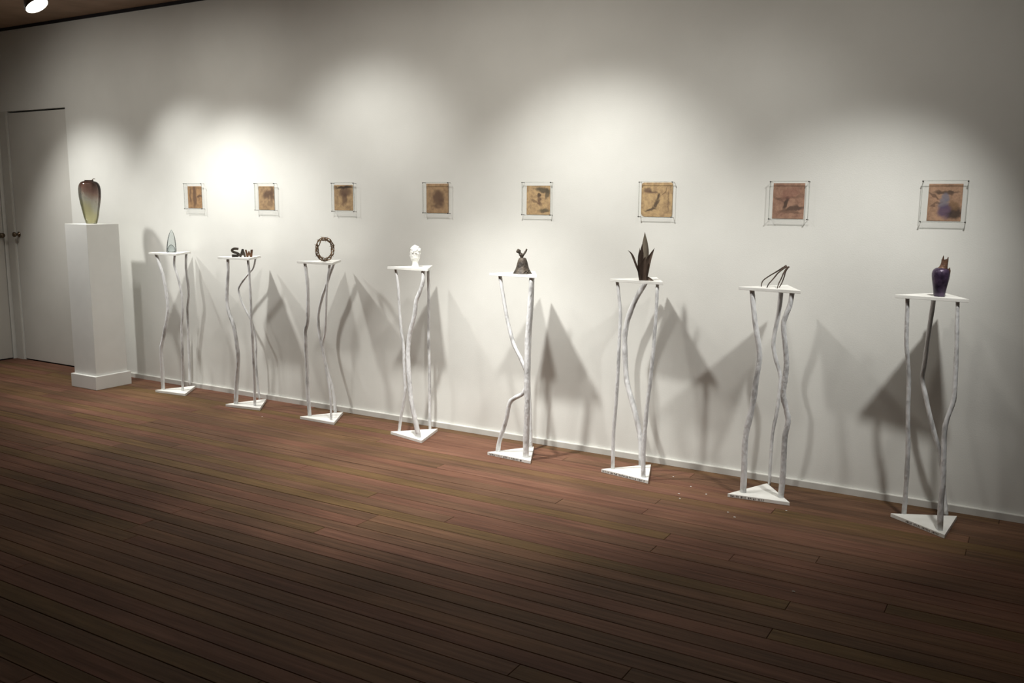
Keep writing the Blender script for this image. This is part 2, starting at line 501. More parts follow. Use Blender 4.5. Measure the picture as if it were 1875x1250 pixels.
# ------------------------------------------------------------------ floor boards
floor = struct(obj('floor', B((XL - 0.12, YF - 0.12, -0.10), (XR + 0.12, 0.12, -0.02)), 'subfloor'), 'dark brown strip wood floor')
PWD = 0.08
LENS = [2.3, 2.9, 3.5, 4.1, 4.6]
mesh_cache = {}
def plank_mesh(length):
    key = round(length, 3)
    if key not in mesh_cache:
        bm = bmesh.new()
        hx, hy = length / 2 - 0.0008, PWD / 2 - 0.0011
        v = []
        for z, i in ((-0.02, 0), (-0.0012, 0), (0.0, 0.0014)):
            v.append([bm.verts.new((sx * (hx - i), sy * (hy - i), z)) for sx, sy in ((-1, -1), (1, -1), (1, 1), (-1, 1))])
        for a, b in ((0, 1), (1, 2)):
            for k in range(4):
                bm.faces.new((v[a][k], v[a][(k + 1) % 4], v[b][(k + 1) % 4], v[b][k]))
        bm.faces.new(v[2])
        me = bpy.data.meshes.new('floorboard')
        bm.to_mesh(me); bm.free()
        me.materials.append(MATS['floor_board'])
        mesh_cache[key] = me
    return mesh_cache[key]
rest = bmesh.new()
row = 0
y = 0.0
nplank = 0
while y > YF + PWD:
    yc = y - PWD / 2
    x = XL
    first = True
    # a row is in view only roughly right of the left frame edge; boards beyond the view go into one mesh
    while x < XR - 0.01:
        ln = rnd.choice(LENS)
        if first:
            ln = rnd.choice([0.9, 1.6, 2.3, 2.9, 3.5]); first = False
        if XR - x - ln < 0.4:
            ln = XR - x
        xc = x + ln / 2
        # in view?
        seen = False
        for qx in (x, xc, x + ln, x + ln * 0.25, x + ln * 0.75):
            d = Vector((qx, yc, 0)) - CAM
            dz = d.dot(_f)
            if dz > 0.3 and abs(d.dot(CR) / dz) < 0.60 and d.dot(CU) / dz > -0.41:
                seen = True
        if seen and nplank < 290:
            o = bpy.data.objects.new('floorboard', plank_mesh(ln))
            COL.objects.link(o)
            o.parent = floor
            o.location = (xc, yc, rnd.uniform(-0.0006, 0.0003))
            o.rotation_euler = (rnd.uniform(-0.006, 0.006), 0, 0)
            nplank += 1
        else:
            box(rest, (x + 0.0008, yc - PWD / 2 + 0.0011, -0.02), (x + ln - 0.0008, yc + PWD / 2 - 0.0011, 0.0))
        x += ln
    y -= PWD
    row += 1
ro = obj('floorboard_field', rest, 'floor_board', floor)
ro['kind'] = 'stuff'

# ------------------------------------------------------------------ spotlights on the ceiling
def spotlight(i, x, y, z, aim, watts, cone, spill, where):
    P = Vector((x, y, z))
    t = thing('track_spotlight', 'small brown ceiling spotlight above ' + where, 'spotlight', (x, y, ZC), 0, 'row of ceiling spotlights')
    bm = bmesh.new()
    lathe(bm, [(0.045, 0.0), (0.045, -0.018), (0.030, -0.024)], 20)
    obj('canopy', bm, 'lamp_brown', t)
    dv = (Vector(aim) - P).normalized()
    if i == 1:
        dv = Vector((0.52, 0.20, -0.83)).normalized()
    q = dv.to_track_quat('Z', 'Y').to_matrix()
    back = P - dv * 0.05
    bm = bmesh.new()
    tube(bm, [Vector((0, 0, -0.02)), Vector((0, 0, (back.z - ZC) * 0.6)), back - Vector((x, y, ZC))], 0.008, 8)
    obj('stem', bm, 'lamp_brown', t)
    # can: open shell around the lens
    bm = bmesh.new()
    prof = [(0.022, -0.085), (0.050, -0.070), (0.076, -0.020), (0.079, 0.0), (0.074, 0.0), (0.070, -0.018), (0.02, -0.03)]
    lathe(bm, prof, 24)
    for v in bm.verts:
        v.co = q @ v.co + (P - Vector((x, y, ZC)))
    obj('lamp_housing', bm, 'lamp_brown', t, smooth=True)
    bm = bmesh.new()
    lathe(bm, [(0.0735, -0.008), (0.0735, -0.002), (0.060, 0.004), (0.035, 0.009), (0.008, 0.011)], 24)
    for v in bm.verts:
        v.co = q @ v.co + (P - Vector((x, y, ZC)))
    obj('lens', bm, 'lamp_lens', t, smooth=True)
    ld = bpy.data.lights.new('spot_beam', 'SPOT')
    ld.energy = watts
    ld.spot_size = math.radians(cone)
    ld.spot_blend = 1.0
    ld.shadow_soft_size = 0.05
    ld.color = (1.0, 0.985, 0.935)
    lo = bpy.data.objects.new('spot_beam', ld)
    COL.objects.link(lo)
    lo.parent = t
    dl = (Vector(aim) - P).normalized()
    lo.location = P + dv * 0.03 - Vector((x, y, ZC))
    lo.rotation_euler = dl.to_track_quat('-Z', 'Y').to_euler()
    sd = bpy.data.lights.new('spill_beam', 'SPOT')
    sd.energy = spill; sd.spot_size = math.radians(SPILL_CONE); sd.spot_blend = 1.0
    sd.shadow_soft_size = 0.06; sd.color = (1.0, 0.945, 0.86)
    so = bpy.data.objects.new('spill_beam', sd)
    COL.objects.link(so); so.parent = t
    so.location = lo.location
    so.rotation_euler = (Vector((x + (0.8 if i == 0 else 0), 0, SPILL_Z)) - P).to_track_quat('-Z', 'Y').to_euler()
for i, L_ in enumerate(LAMPS):
    spotlight(i, *L_)

# ------------------------------------------------------------------ pedestal with amber vase
PX0, PX1, PY0, PY1 = -6.178, -5.884, -0.476, -0.178
ped = thing('pedestal', 'tall square white pedestal with a low plinth, carrying the amber glass vase', 'pedestal', ((PX0 + PX1) / 2, (PY0 + PY1) / 2, 0))
hw = (PX1 - PX0) / 2; hd = (PY1 - PY0) / 2
obj('plinth', B((-hw, -hd, 0), (hw, hd, 0.100), 0.003), 'pedestal_paint', ped)
obj('column', B((-hw + 0.019, -hd + 0.019, 0.098), (hw - 0.019, hd - 0.019, 1.206), 0.003), 'pedestal_paint', ped)

def vase_amber():
    base = Vector(((PX0 + PX1) / 2, (PY0 + PY1) / 2, 1.2070))
    k = mpp(base) * 0.088
    v = thing('glass_vase', 'amber and yellow blown glass vase on the square white pedestal', 'vase', base, face_cam(base))
    prof = [(104, 1140), (112, 1120), (126, 1060), (142, 1000), (160, 900), (178, 800), (196, 700), (210, 600), (216, 500), (214, 430), (204, 370), (186, 325), (156, 292), (118, 274), (86, 268), (80, 262), (92, 254), (98, 250)]
    bm = bmesh.new()
    outer = [(r * k, (1140 - yy) * k) for r, yy in prof]
    inner = [(max(r - 0.004, 0.004), max(z, 0.008)) for r, z in outer[::-1]]
    lathe(bm, outer + inner, 40)
    obj('body', bm, 'amber_glass', v, smooth=True)
    bm = bmesh.new()
    P = catmull([Vector((60, 0, 1140 - 275)) * k, Vector((66, 0, 1140 - 240)) * k, Vector((92, 0, 1140 - 222)) * k, Vector((118, 0, 1140 - 228)) * k], 4)
    tube(bm, P, [0.0035 - 0.0018 * i / (len(P) - 1) for i in range(len(P))], 8)
    obj('curled_tip', bm, 'brown_glaze', v, smooth=True)
vase_amber()

# ------------------------------------------------------------------ triangular stands
SIDE = 0.33 * 0.875
ZS = 1.15921 * 0.875           # upper face of the top plates
TH = 0.014
POSE = [((-5.3412, -0.1869, 0.0955), (-5.3365, -0.1898, 0.0148)), ((-4.5659, -0.2249, 0.1339), (-4.5919, -0.224, 0.011)),
        ((-3.8815, -0.2337, -0.0008), (-3.8819, -0.2192, 0.0134)), ((-3.1402, -0.2562, -0.2332), (-3.1328, -0.2596, 0.0044)),
        ((-2.4182, -0.2968, -0.075), (-2.4129, -0.291, 0.0196)), ((-1.7377, -0.266, -0.1875), (-1.7211, -0.2534, -0.0343)),
        ((-1.0744, -0.2632, 0.0986), (-1.0523, -0.2943, -0.0844)), ((-0.3303, -0.2532, -0.6087), (-0.385, -0.254, -0.09))]
# legs traced in zoomed crops: (crop x0, y0, scale), then for corner L, F, B: (px width top, px width bottom, points)
LEGS = [
 ((240, 400, .2721), {
  'L': (20, 26, [(168,240),(190,300),(215,380),(235,480),(247,580),(246,640),(235,710),(215,810),(203,880),(208,980),(212,1060),(215,1145)]),
  'F': (15, 17, [(295,248),(290,310),(305,360),(325,430),(345,540),(347,640),(340,740),(345,850),(347,1000),(347,1150)]),
  'B': (17, 17, [(372,238),(370,330),(383,440),(388,520),(380,600),(382,720),(388,860),(392,1000),(395,1120)])}),
 ((380, 400, .296), {
  'L': (18, 27, [(126,248),(127,330),(122,420),(122,520),(135,590),(155,640),(170,700),(183,790),(190,860),(187,930),(180,1020),(175,1140)]),
  'F': (15, 17, [(250,252),(258,330),(263,420),(268,520),(270,640),(277,720),(283,850),(290,1000),(293,1155)]),
  'B': (11, 14, [(298,245),(285,300),(255,340),(215,390),(193,430),(195,460),(215,520),(250,590),(275,640),(290,700),(300,780),(300,900),(308,1000),(322,1115)])}),
 ((520, 400, .32), {
  'L': (18, 23, [(120,252),(128,310),(135,380),(137,480),(136,590),(122,640),(125,720),(132,850),(137,980),(147,1125)]),
  'F': (13, 13, [(262,255),(250,350),(243,450),(240,560),(234,660),(223,715),(232,800),(245,880),(262,980),(268,1060),(270,1150)]),
  'B': (16, 18, [(290,252),(262,320),(240,390),(218,450),(197,550),(200,640),(215,720),(237,820),(255,890),(275,960),(290,1050),(293,1110)])}),
 ((680, 420, .328), {
  'L': (14, 18, [(135,220),(143,265),(152,340),(157,450),(168,570),(180,650),(182,740),(187,860),(190,890),(180,970),(165,1050),(155,1120)]),
  'F': (22, 28, [(290,225),(288,290),(270,350),(250,400),(242,470),(225,540),(210,610),(205,680),(207,760),(212,850),(222,950),(242,1050),(265,1155)]),
  'B': (16, 16, [(317,222),(320,350),(321,500),(320,640),(325,760),(325,900),(326,1000),(327,1110)])}),
 ((860, 430, .352), {
  'L': (18, 25, [(157,208),(170,290),(187,390),(205,480),(230,570),(265,640),(290,700),(298,745),(290,800),(270,830),(230,850),(208,875),(195,940),(175,1010),(155,1070),(147,1120)]),
  'F': (25, 34, [(323,214),(318,300),(310,420),(302,520),(300,640),(298,740),(300,850),(298,950),(295,1050),(292,1150)]),
  'B': (16, 20, [(330,206),(325,350),(312,560),(308,760),(312,900),(316,1000),(318,1100)])}),
 ((1070, 400, .4), {
  'L': (15, 19, [(150,283),(158,350),(165,440),(160,560),(155,680),(148,800),(140,900),(133,1000),(130,1140)]),
  'F': (15, 22, [(335,297),(330,400),(322,520),(312,640),(300,760),(292,820),(283,900),(275,1000),(270,1080),(270,1180)]),
  'B': (25, 25, [(288,284),(240,360),(205,440),(187,520),(185,600),(190,700),(200,770),(225,860),(245,940),(258,1020),(262,1130)])}),
 ((1300, 460, .384), {
  'L': (24, 31, [(200,187),(207,260),(217,350),(232,440),(235,520),(220,610),(207,710),(190,790),(172,870),(165,960),(163,1040),(158,1140)]),
  'F': (23, 29, [(392,195),(380,260),(360,310),(350,350),(357,430),(365,530),(355,620),(350,690),(365,760),(373,810),(358,880),(352,980),(347,1070),(337,1165)]),
  'B': (22, 15, [(340,187),(328,290),(308,390),(302,450),(315,520),(335,590),(330,680),(318,770),(300,860),(290,980),(283,1105)])}),
 ((1570, 440, .448), {
  'L': (16, 19, [(204,240),(203,320),(200,420),(205,480),(210,580),(207,700),(207,840),(203,930),(198,1020),(190,1110)]),
  'F': (15, 24, [(410,250),(407,340),(405,450),(400,560),(393,650),(370,720),(355,780),(353,880),(350,980),(342,1050),(337,1180)]),
  'B': (17, 19, [(312,240),(300,320),(285,420),(275,500),(265,560),(275,620),(292,700),(315,790),(338,870),(347,950),(354,1040),(362,1115)])}),
]
STAND_LABEL = [
 'white three-legged branch stand nearest the pedestal, under the glass spire',
 'white three-legged branch stand carrying the sculpted letters SAW',
 'white three-legged branch stand carrying the upright twig wreath',
 'white three-legged branch stand carrying the white plaster head',
 'white branch stand with a sharply kinked leg, under the bronze bell',
 'white three-legged branch stand carrying the dark spiky leaf sculpture',
 'white three-legged branch stand carrying the four bent rods',
 'rightmost white branch stand, carrying the broken dark vase',
]

def tri(pose):
    cx, cy, th = pose
    R_ = SIDE / math.sqrt(3)
    return {k: Vector((cx + R_ * math.cos(th + math.radians(a)), cy + R_ * math.sin(th + math.radians(a)), 0)) for k, a in (('L', 210), ('F', 330), ('B', 90))}

STAND_TOP = []
for i in range(8):
    pb, pt = POSE[i]
    O = Vector((pb[0], pb[1], 0))
    st = thing('branch_stand', STAND_LABEL[i], 'stand', O, 0, 'row of white triangular branch stands')
    cb, ct = tri(pb), tri(pt)
    STAND_TOP.append((ct, Vector((pt[0], pt[1], ZS))))
    def plate(name, c, z0, z1):
        bm = bmesh.new()
        prism(bm, [((c[k] - O).x, (c[k] - O).y) for k in 'LFB'], z0, z1, 0.0012)
        return obj(name, bm, 'plate_paint', st)
    base = plate('base_plate', cb, 0.0005, 0.0175)
    plate('top_plate', ct, ZS - TH, ZS)
    (cx0, cy0, sc), legs = LEGS[i]
    for key in 'LFB':
        w0, w1, pts = legs[key]
        P2 = [(cx0 + a * sc, cy0 + b * sc) for a, b in pts]
        mean_t = (ct['L'] + ct['F'] + ct['B']) / 3
        ytop = ct[key].lerp(mean_t, 0.22).y
        ybot = hit(*P2[-1], z=0.0175).y
        cbot = cb[key].lerp((cb['L'] + cb['F'] + cb['B']) / 3, 0.25).y
        ybot = 0.6 * ybot + 0.4 * cbot
        a0, a1 = P2[0][1], P2[-1][1]
        path = []
        for (qx, qy) in P2:
            t = (qy - a0) / (a1 - a0)
            yy = ytop + (ybot - ytop) * t + 0.012 * math.sin(math.pi * t) * math.sin(5 * t + i * 1.7 + ord(key))
            path.append(hit(qx, qy, y=yy) - O)
        path[0].z = ZS - TH + 0.003
        path[-1].z = 0.0165
        sm = catmull(path, 3)
        n = len(sm)
        m_ = mpp(O + path[len(path) // 2]) * sc / 2
        rad = []
        for k in range(n):
            t = k / (n - 1)
            w = w0 + (w1 - w0) * t
            kn = 1 + 0.14 * noise.noise(Vector((k * 0.5 + i * 9.1, ord(key) * 3.3, 0.0)))
            rad.append(w * m_ * kn)
        bm = bmesh.new()
        tube(bm, sm, rad, 10, jitter=0.16, seed=i * 4.0 + ord(key))
        obj('leg', bm, 'whitewashed_branch', st, smooth=True)
    # hand lettering along the front edge of the base plate (too small to read in the photograph)
    span = {4: (0.05, 0.80), 5: (0.03, 0.93), 6: (0.05, 0.60), 7: (0.30, 0.90)}.get(i)
    if span:
        a, b = cb['L'] - O, cb['F'] - O
        dr = (b - a).normalized(); nr = Vector((dr.y, -dr.x, 0))
        bm = bmesh.new()
        r2 = random.Random(40 + i)
        t = span[0] * SIDE; word = 0
        while t < span[1] * SIDE:
            hgt = r2.uniform(0.006, 0.0095)
            z0 = 0.0045 + r2.uniform(0, 0.001)
            def bar(s0, z0_, s1, z1_):
                p0 = a + dr * s0 + nr * 0.0002; p1 = a + dr * s1 + nr * 0.0009
                x0, x1 = s0, s1
                vs8 = []
                for off in (0.0001, 0.0009):
                    for (s_, z_) in ((x0, z0_), (x1, z0_), (x1, z1_), (x0, z1_)):
                        q = a + dr * s_ + nr * off
                        vs8.append(bm.verts.new((q.x, q.y, z_)))
                for f in ((0, 1, 2, 3), (4, 5, 6, 7), (0, 1, 5, 4), (1, 2, 6, 5), (2, 3, 7, 6), (3, 0, 4, 7)):
                    bm.faces.new([vs8[j] for j in f])
            bar(t, z0, t + 0.0018, z0 + hgt)
            if r2.random() < 0.7:
                bar(t + 0.0018, z0 + hgt * r2.choice((0.0, 0.4, 0.8)), t + 0.0042, z0 + hgt * r2.choice((0.85, 1.0)))
            t += r2.uniform(0.0062, 0.0085); word += 1
            if word > r2.randint(3, 7):
                t += 0.007; word = 0
        e = obj('edge_lettering', bm, 'ink', base)
        e['label'] = 'tiny dark hand lettering along the plate edge'

# ------------------------------------------------------------------ sculptures on the stands
def place(i, px, dy=None):
    """point on top plate i under photo column px; the depth comes from the plate"""
    ct, c = STAND_TOP[i]
    y = c.y if dy is None else c.y + dy
    # keep the column of the photo, height of the plate
    d = ray(px, 520)
    t = (y - CAM.y) / d.y
    P = CAM + d * t
    for _ in range(12):       # vertical refinement: same image column at plate height
        # solve image x of (X, y, ZS)
        v = Vector((P.x, y, ZS)) - CAM
        ix = PW / 2 + FPX * v.dot(CR) / v.dot(_f)
        P.x += (px - ix) * mpp((P.x, y, ZS)) * 1.1
    return Vector((P.x, y, ZS + 0.0003))

# 1. glass spire
P = place(0, 314, 0.0)
k = mpp(P)
sp = thing('glass_spire', 'pale blue clear glass spire on the stand beside the pedestal', 'sculpture', P, face_cam(P), 'sculptures on the branch stands')
bm = bmesh.new()
prof = [(8.0, 0), (8.8, 1.5), (8.6, 6), (8.2, 12), (7.4, 19), (6.2, 26), (4.6, 32), (2.8, 37), (1.2, 40), (0.3, 41.2)]
lathe(bm, [(r * k, z * k) for r, z in prof], 20, sy=0.7, centre=lambda z: (z * 0.045, 0))
obj('body', bm, 'spire_glass', sp, smooth=True)
bm = bmesh.new()
lathe(bm, [(6.5 * k, 1.0 * k), (7.2 * k, 4 * k), (6.0 * k, 9 * k), (3.0 * k, 13 * k), (0.5 * k, 14.5 * k)], 16, sy=0.7)
obj('frosted_core', bm, 'spire_glass', sp, smooth=True)

# 2. SAW letters
P = place(1, 443, -0.012)
k = mpp(P) * 0.048
saw = thing('letter_sculpture', 'dark rough bronze letters spelling SAW on a white stand', 'sculpture', P, face_cam(P), 'sculptures on the branch stands')
def letter(name, polys, mat, zc, depth=0.026, thick=0):
    bm = bmesh.new()
    for pl in polys:
        a = [bm.verts.new(((x - 890) * k, -depth / 2, (815 - y_) * k)) for x, y_ in pl]
        b = [bm.verts.new(((x - 890) * k, depth / 2, (815 - y_) * k)) for x, y_ in pl]
        n = len(pl)
        bm.faces.new(a[::-1]); bm.faces.new(b)
        for j in range(n):
            bm.faces.new((a[j], a[(j + 1) % n], b[(j + 1) % n], b[j]))
    o = obj(name, bm, mat, saw)
    return o
def stroke(pts, w):
    """thick polyline outline as polygons"""
    out = []
    c = catmull([Vector((x, y_, 0)) for x, y_ in pts], 4)
    left, right = [], []
    for j, q in enumerate(c):
        t = (c[min(j + 1, len(c) - 1)] - c[max(j - 1, 0)]).normalized()
        nn = Vector((-t.y, t.x, 0))
        left.append(q + nn * w / 2); right.append(q - nn * w / 2)
    for j in range(len(c) - 1):
        out.append([(left[j].x, left[j].y), (left[j + 1].x, left[j + 1].y), (right[j + 1].x, right[j + 1].y), (right[j].x, right[j].y)])
    return out
letter('letter', stroke([(775, 512), (690, 500), (600, 505), (535, 560), (580, 620), (690, 660), (770, 700), (785, 740), (720, 766), (620, 766), (525, 762)], 84), 'patina_bronze', 0, 0.034)
letter('letter', [[(795, 815), (872, 815), (898, 745), (948, 745), (968, 815), (1045, 815), (960, 515), (892, 515)]], 'patina_bronze', 0, 0.026)
letter('letter', [[(1005, 545), (1070, 545), (1098, 690), (1135, 600), (1175, 600), (1200, 690), (1216, 545), (1302, 540), (1268, 815), (1178, 815), (1154, 740), (1120, 815), (1056, 815)]], 'rust_bronze', 0, 0.034)

# 3. twig wreath
P = place(2, 595.5, -0.02)
k = mpp(P) * 0.32
wr = thing('twig_wreath', 'upright ring of twisted thorny brown twigs on a white stand', 'sculpture', P, face_cam(P) + 0.74, 'sculptures on the branch stands')
RR = 68 * k
r_in = 8.2 * k
for s in range(5):
    pts = []
    N = 64
    ph = s * 2 * math.pi / 5
    tw = 3 if s % 2 == 0 else -4
    for j in range(N + 1):
        a = 2 * math.pi * j / N
        rr = RR - 8 * k + r_in * math.cos(tw * a + ph) * (1 + 0.2 * math.sin(7 * a + s))
        yy = r_in * math.sin(tw * a + ph)
        pts.append(Vector((rr * math.cos(a), yy, RR + 1.5 * k + rr * math.sin(a) * 1.0)))
    bm = bmesh.new()
    tube(bm, pts, [2.7 * k * (1 + 0.25 * noise.noise(Vector((j * 0.6, s * 7.0, 0)))) for j in range(N + 1)], 6)
    rt = random.Random(s)
    for j in range(3, N, 5):
        c = pts[j]
        out = Vector((c.x, rt.uniform(-1, 1) * 0.03, c.z - RR)).normalized()
        out = (out * rt.choice((1, 1, -0.5)) + Vector((rt.uniform(-.5, .5), rt.uniform(-.7, .7), rt.uniform(-.5, .5)))).normalized()
        end = c + out * rt.uniform(8, 14) * k
        if end.z < 0.002:
            continue
        tube(bm, [c, c.lerp(end, 0.5), end], [2.0 * k, 1.3 * k, 0.3 * k], 5)
    low = min(v.co.z for v in bm.verts)
    if low < 0.0005:
        for v in bm.verts:
            if v.co.z < 0.0005: v.co.z = 0.0005
    obj('twig', bm, 'vine', wr, smooth=True)

# 4. plaster head
P = place(3, 760.5, -0.01)
k = mpp(P) * 0.064
hd_ = thing('plaster_bust', 'small white plaster head with thick curly hair on a flared foot', 'sculpture', P, face_cam(P), 'sculptures on the branch stands')
bm = bmesh.new()
cx = lambda z: ((945 - 952) * k + 0.010 * 0, 0)
prof = [(112, 905), (108, 895), (92, 860), (82, 820), (80, 780), (88, 740), (112, 700), (128, 660), (132, 620), (136, 580), (140, 540), (142, 500), (138, 450), (126, 400), (104, 350), (70, 315), (20, 300)]
rings = lathe(bm, [(r * k, (905 - y_) * k) for r, y_ in prof], 24, sy=1.12)
for v in bm.verts:
    z = 905 - v.co.z / k
    if 480 < z < 730 and v.co.x < 0:          # face towards image left: brow, nose, chin
        w = max(0.0, 1 - abs(v.co.y) / (70 * k))
        nose = math.exp(-((z - 590) / 38) ** 2) * 34 + math.exp(-((z - 690) / 30) ** 2) * 22 + math.exp(-((z - 500) / 30) ** 2) * 12 - math.exp(-((z - 545) / 22) ** 2) * 10 - math.exp(-((z - 640) / 18) ** 2) * 6
        v.co.x -= nose * w * k
obj('head', bm, 'plaster', hd_, smooth=True)
bm = bmesh.new()
rh = random.Random(5)
for j in range(64):
    a = rh.uniform(0, 2 * math.pi); el = rh.uniform(-0.45, 1.45)
    dx, dy_, dz = math.cos(a) * math.cos(el), math.sin(a) * math.cos(el), math.sin(el)
    if dx < -0.45 and dz < 0.45:
        continue
    c = Vector((dx * 140, dy_ * 150, 905 - 470 + dz * 155)) * k
    rr = rh.uniform(26, 42) * k
    g = bmesh.ops.create_icosphere(bm, subdivisions=1, radius=rr)
    for v in g['verts']:
        v.co += c
obj('curly_hair', bm, 'plaster', hd_, smooth=True)

# 5. bell with a small figure as its handle
P = place(4, 956.5, -0.012)
k = mpp(P) * 0.064
be = thing('bell_sculpture', 'dark bronze bell with a small waving figure for a handle', 'sculpture', P, face_cam(P), 'sculptures on the branch stands')
bm = bmesh.new()
prof = [(280, 910), (266, 896), (262, 890), (241, 860), (236, 852), (219, 822), (214, 814), (200, 790), (178, 720), (158, 640), (136, 560), (112, 500), (98, 474), (60, 462)]
rings = lathe(bm, [(r * k, (910 - y_) * k) for r, y_ in prof], 32, close=False)
bm.faces.new(rings[-1])
# pierced openings near the hem on the image-right side
bm.faces.ensure_lookup_table()
kill = []
for f in bm.faces:
    c = f.calc_center_median()
    a = math.degrees(math.atan2(c.y, c.x))
    zz = 910 - c.z / k
    row_ = 0 if 868 < zz < 882 else 1 if 830 < zz < 845 else 2 if 798 < zz < 808 else None
    if row_ is not None and 6 < abs(a) < 75 and int((90 - abs(a)) // 11.25) in ((1, 3, 5), (2, 4, 6), (5, 6))[row_]:
        kill.append(f)
bmesh.ops.delete(bm, geom=kill, context='FACES')
o = obj('bell', bm, 'patina_bronze', be, smooth=True)
md = o.modifiers.new('wall', 'SOLIDIFY'); md.thickness = 0.003; md.offset = -1
fig = bmesh.new()
def fp(x, y_, d=0):
    return Vector(((x - 1035) * k, d * k, (910 - y_) * k))
me = bpy.data.meshes.new('figure')
VV = [(fp(1010, 470), 42), (fp(1012, 430), 30), (fp(1000, 395), 52), (fp(985, 360), 46), (fp(965, 335), 26), (fp(945, 300), 58), (fp(935, 255), 52), (fp(880, 285), 34), (fp(850, 308), 14), (fp(990, 285), 34), (fp(1050, 385), 30), (fp(1095, 330), 25), (fp(1140, 255), 20), (fp(1155, 205), 18), (fp(925, 370), 18)]
EE = [(0, 1), (1, 2), (2, 3), (3, 4), (4, 5), (5, 6), (5, 7), (7, 8), (6, 9), (2, 10), (10, 11), (11, 12), (12, 13), (3, 14)]
me.from_pydata([tuple(v) for v, _ in VV], EE, [])
fo = bpy.data.objects.new('handle_figure', me)
COL.objects.link(fo); fo.parent = be
sk = fo.modifiers.new('skin', 'SKIN')
for j, sv in enumerate(me.skin_vertices[0].data):
    sv.radius = (VV[j][1] * k * 1.35, VV[j][1] * k * 1.35)
    sv.use_root = (j == 0)
sk.use_smooth_shade = True
ss = fo.modifiers.new('sub', 'SUBSURF'); ss.levels = 1; ss.render_levels = 2
me.materials.append(MATS['patina_bronze'])
fo['label'] = 'tiny bronze figure with one raised arm'

# 6. spiky leaves
P = place(5, 1177.5, -0.055)
k = mpp(P) * 0.096
ag = thing('leaf_sculpture', 'dark metal sculpture of tall pointed agave leaves on a white stand', 'sculpture', P, face_cam(P), 'sculptures on the branch stands')
def leaf(pts, widths, mat, depth=0.0, fold=0.25, lean=0.0):
    """pts in crop px (centre line, base first), widths in crop px; a folded blade with thickness"""
    c = catmull([Vector(((x - 705) * k, 0, (1020 - y_) * k)) for x, y_ in pts], 4)
    n = len(c)
    ws = []
    for j in range(n):
        t = j / (n - 1) * (len(widths) - 1)
        a = int(min(t, len(widths) - 2)); f = t - a
        ws.append((widths[a] * (1 - f) + widths[a + 1] * f) * k / 2)
    bm = bmesh.new()
    rings = []
    for j, q in enumerate(c):
        t = (c[min(j + 1, n - 1)] - c[max(j - 1, 0)]).normalized()
        nn = Vector((t.z, 0, -t.x))
        w = max(ws[j], 0.0004)
        th = min(0.0022, w * 0.6)
        yd = depth + lean * j / (n - 1)
        ring = []
        for s_, y_ in ((-1, fold * w), (-0.5, fold * w * 0.35), (0, 0), (0.5, fold * w * 0.35), (1, fold * w)):
            ring.append(bm.verts.new(q + nn * s_ * w + Vector((0, yd - y_, 0))))
        for s_, y_ in ((0.5, fold * w * 0.35), (0, 0), (-0.5, fold * w * 0.35)):
            ring.append(bm.verts.new(q + nn * s_ * w + Vector((0, yd - y_ + th, 0))))
        rings.append(ring)
    m = len(rings[0])
    for j in range(n - 1):
        for s_ in range(m):
            bm.faces.new((rings[j][s_], rings[j][(s_ + 1) % m], rings[j + 1][(s_ + 1) % m], rings[j + 1][s_]))
    bm.faces.new(rings[0][::-1]); bm.faces.new(rings[-1])
    for v in bm.verts:
        if v.co.z < 0.0004: v.co.z = 0.0004
    return obj('leaf', bm, mat, ag, smooth=False)
leaf([(700, 1018), (715, 800), (725, 500), (720, 300), (710, 112)], [125, 140, 150, 95, 4], 'leaf_pale', 0.016, -0.3, 0.004)
leaf([(690, 1018), (665, 850), (650, 650), (660, 500), (668, 330)], [120, 130, 115, 80, 3], 'leaf_metal', -0.010, 0.35, -0.006)
leaf([(715, 1018), (745, 850), (790, 650), (845, 520), (900, 404)], [120, 125, 105, 55, 3], 'leaf_metal', -0.012, 0.35, -0.004)
leaf([(705, 1018), (700, 880), (705, 760), (715, 660), (735, 560)], [130, 150, 140, 90, 5], 'leaf_metal', -0.022, 0.4, -0.010)
leaf([(690, 1016), (635, 880), (570, 740), (510, 590), (465, 510), (405, 455)], [70, 46, 40, 42, 28, 3], 'leaf_metal', -0.004, 0.5, -0.012)
leaf([(680, 1018), (640, 800), (618, 600), (620, 500), (628, 408)], [90, 70, 48, 30, 3], 'leaf_metal', 0.010, 0.3, 0.010)
leaf([(690, 975), (770, 975), (850, 1000), (918, 1030)], [80, 80, 52, 4], 'leaf_metal', -0.010, 0.3, -0.020)
bm = bmesh.new()
lathe(bm, [(72 * k, 0.0002), (70 * k, 30 * k), (62 * k, 80 * k), (66 * k, 130 * k)], 18, sy=0.8)
obj('leaf_base', bm, 'leaf_metal', ag, smooth=True)

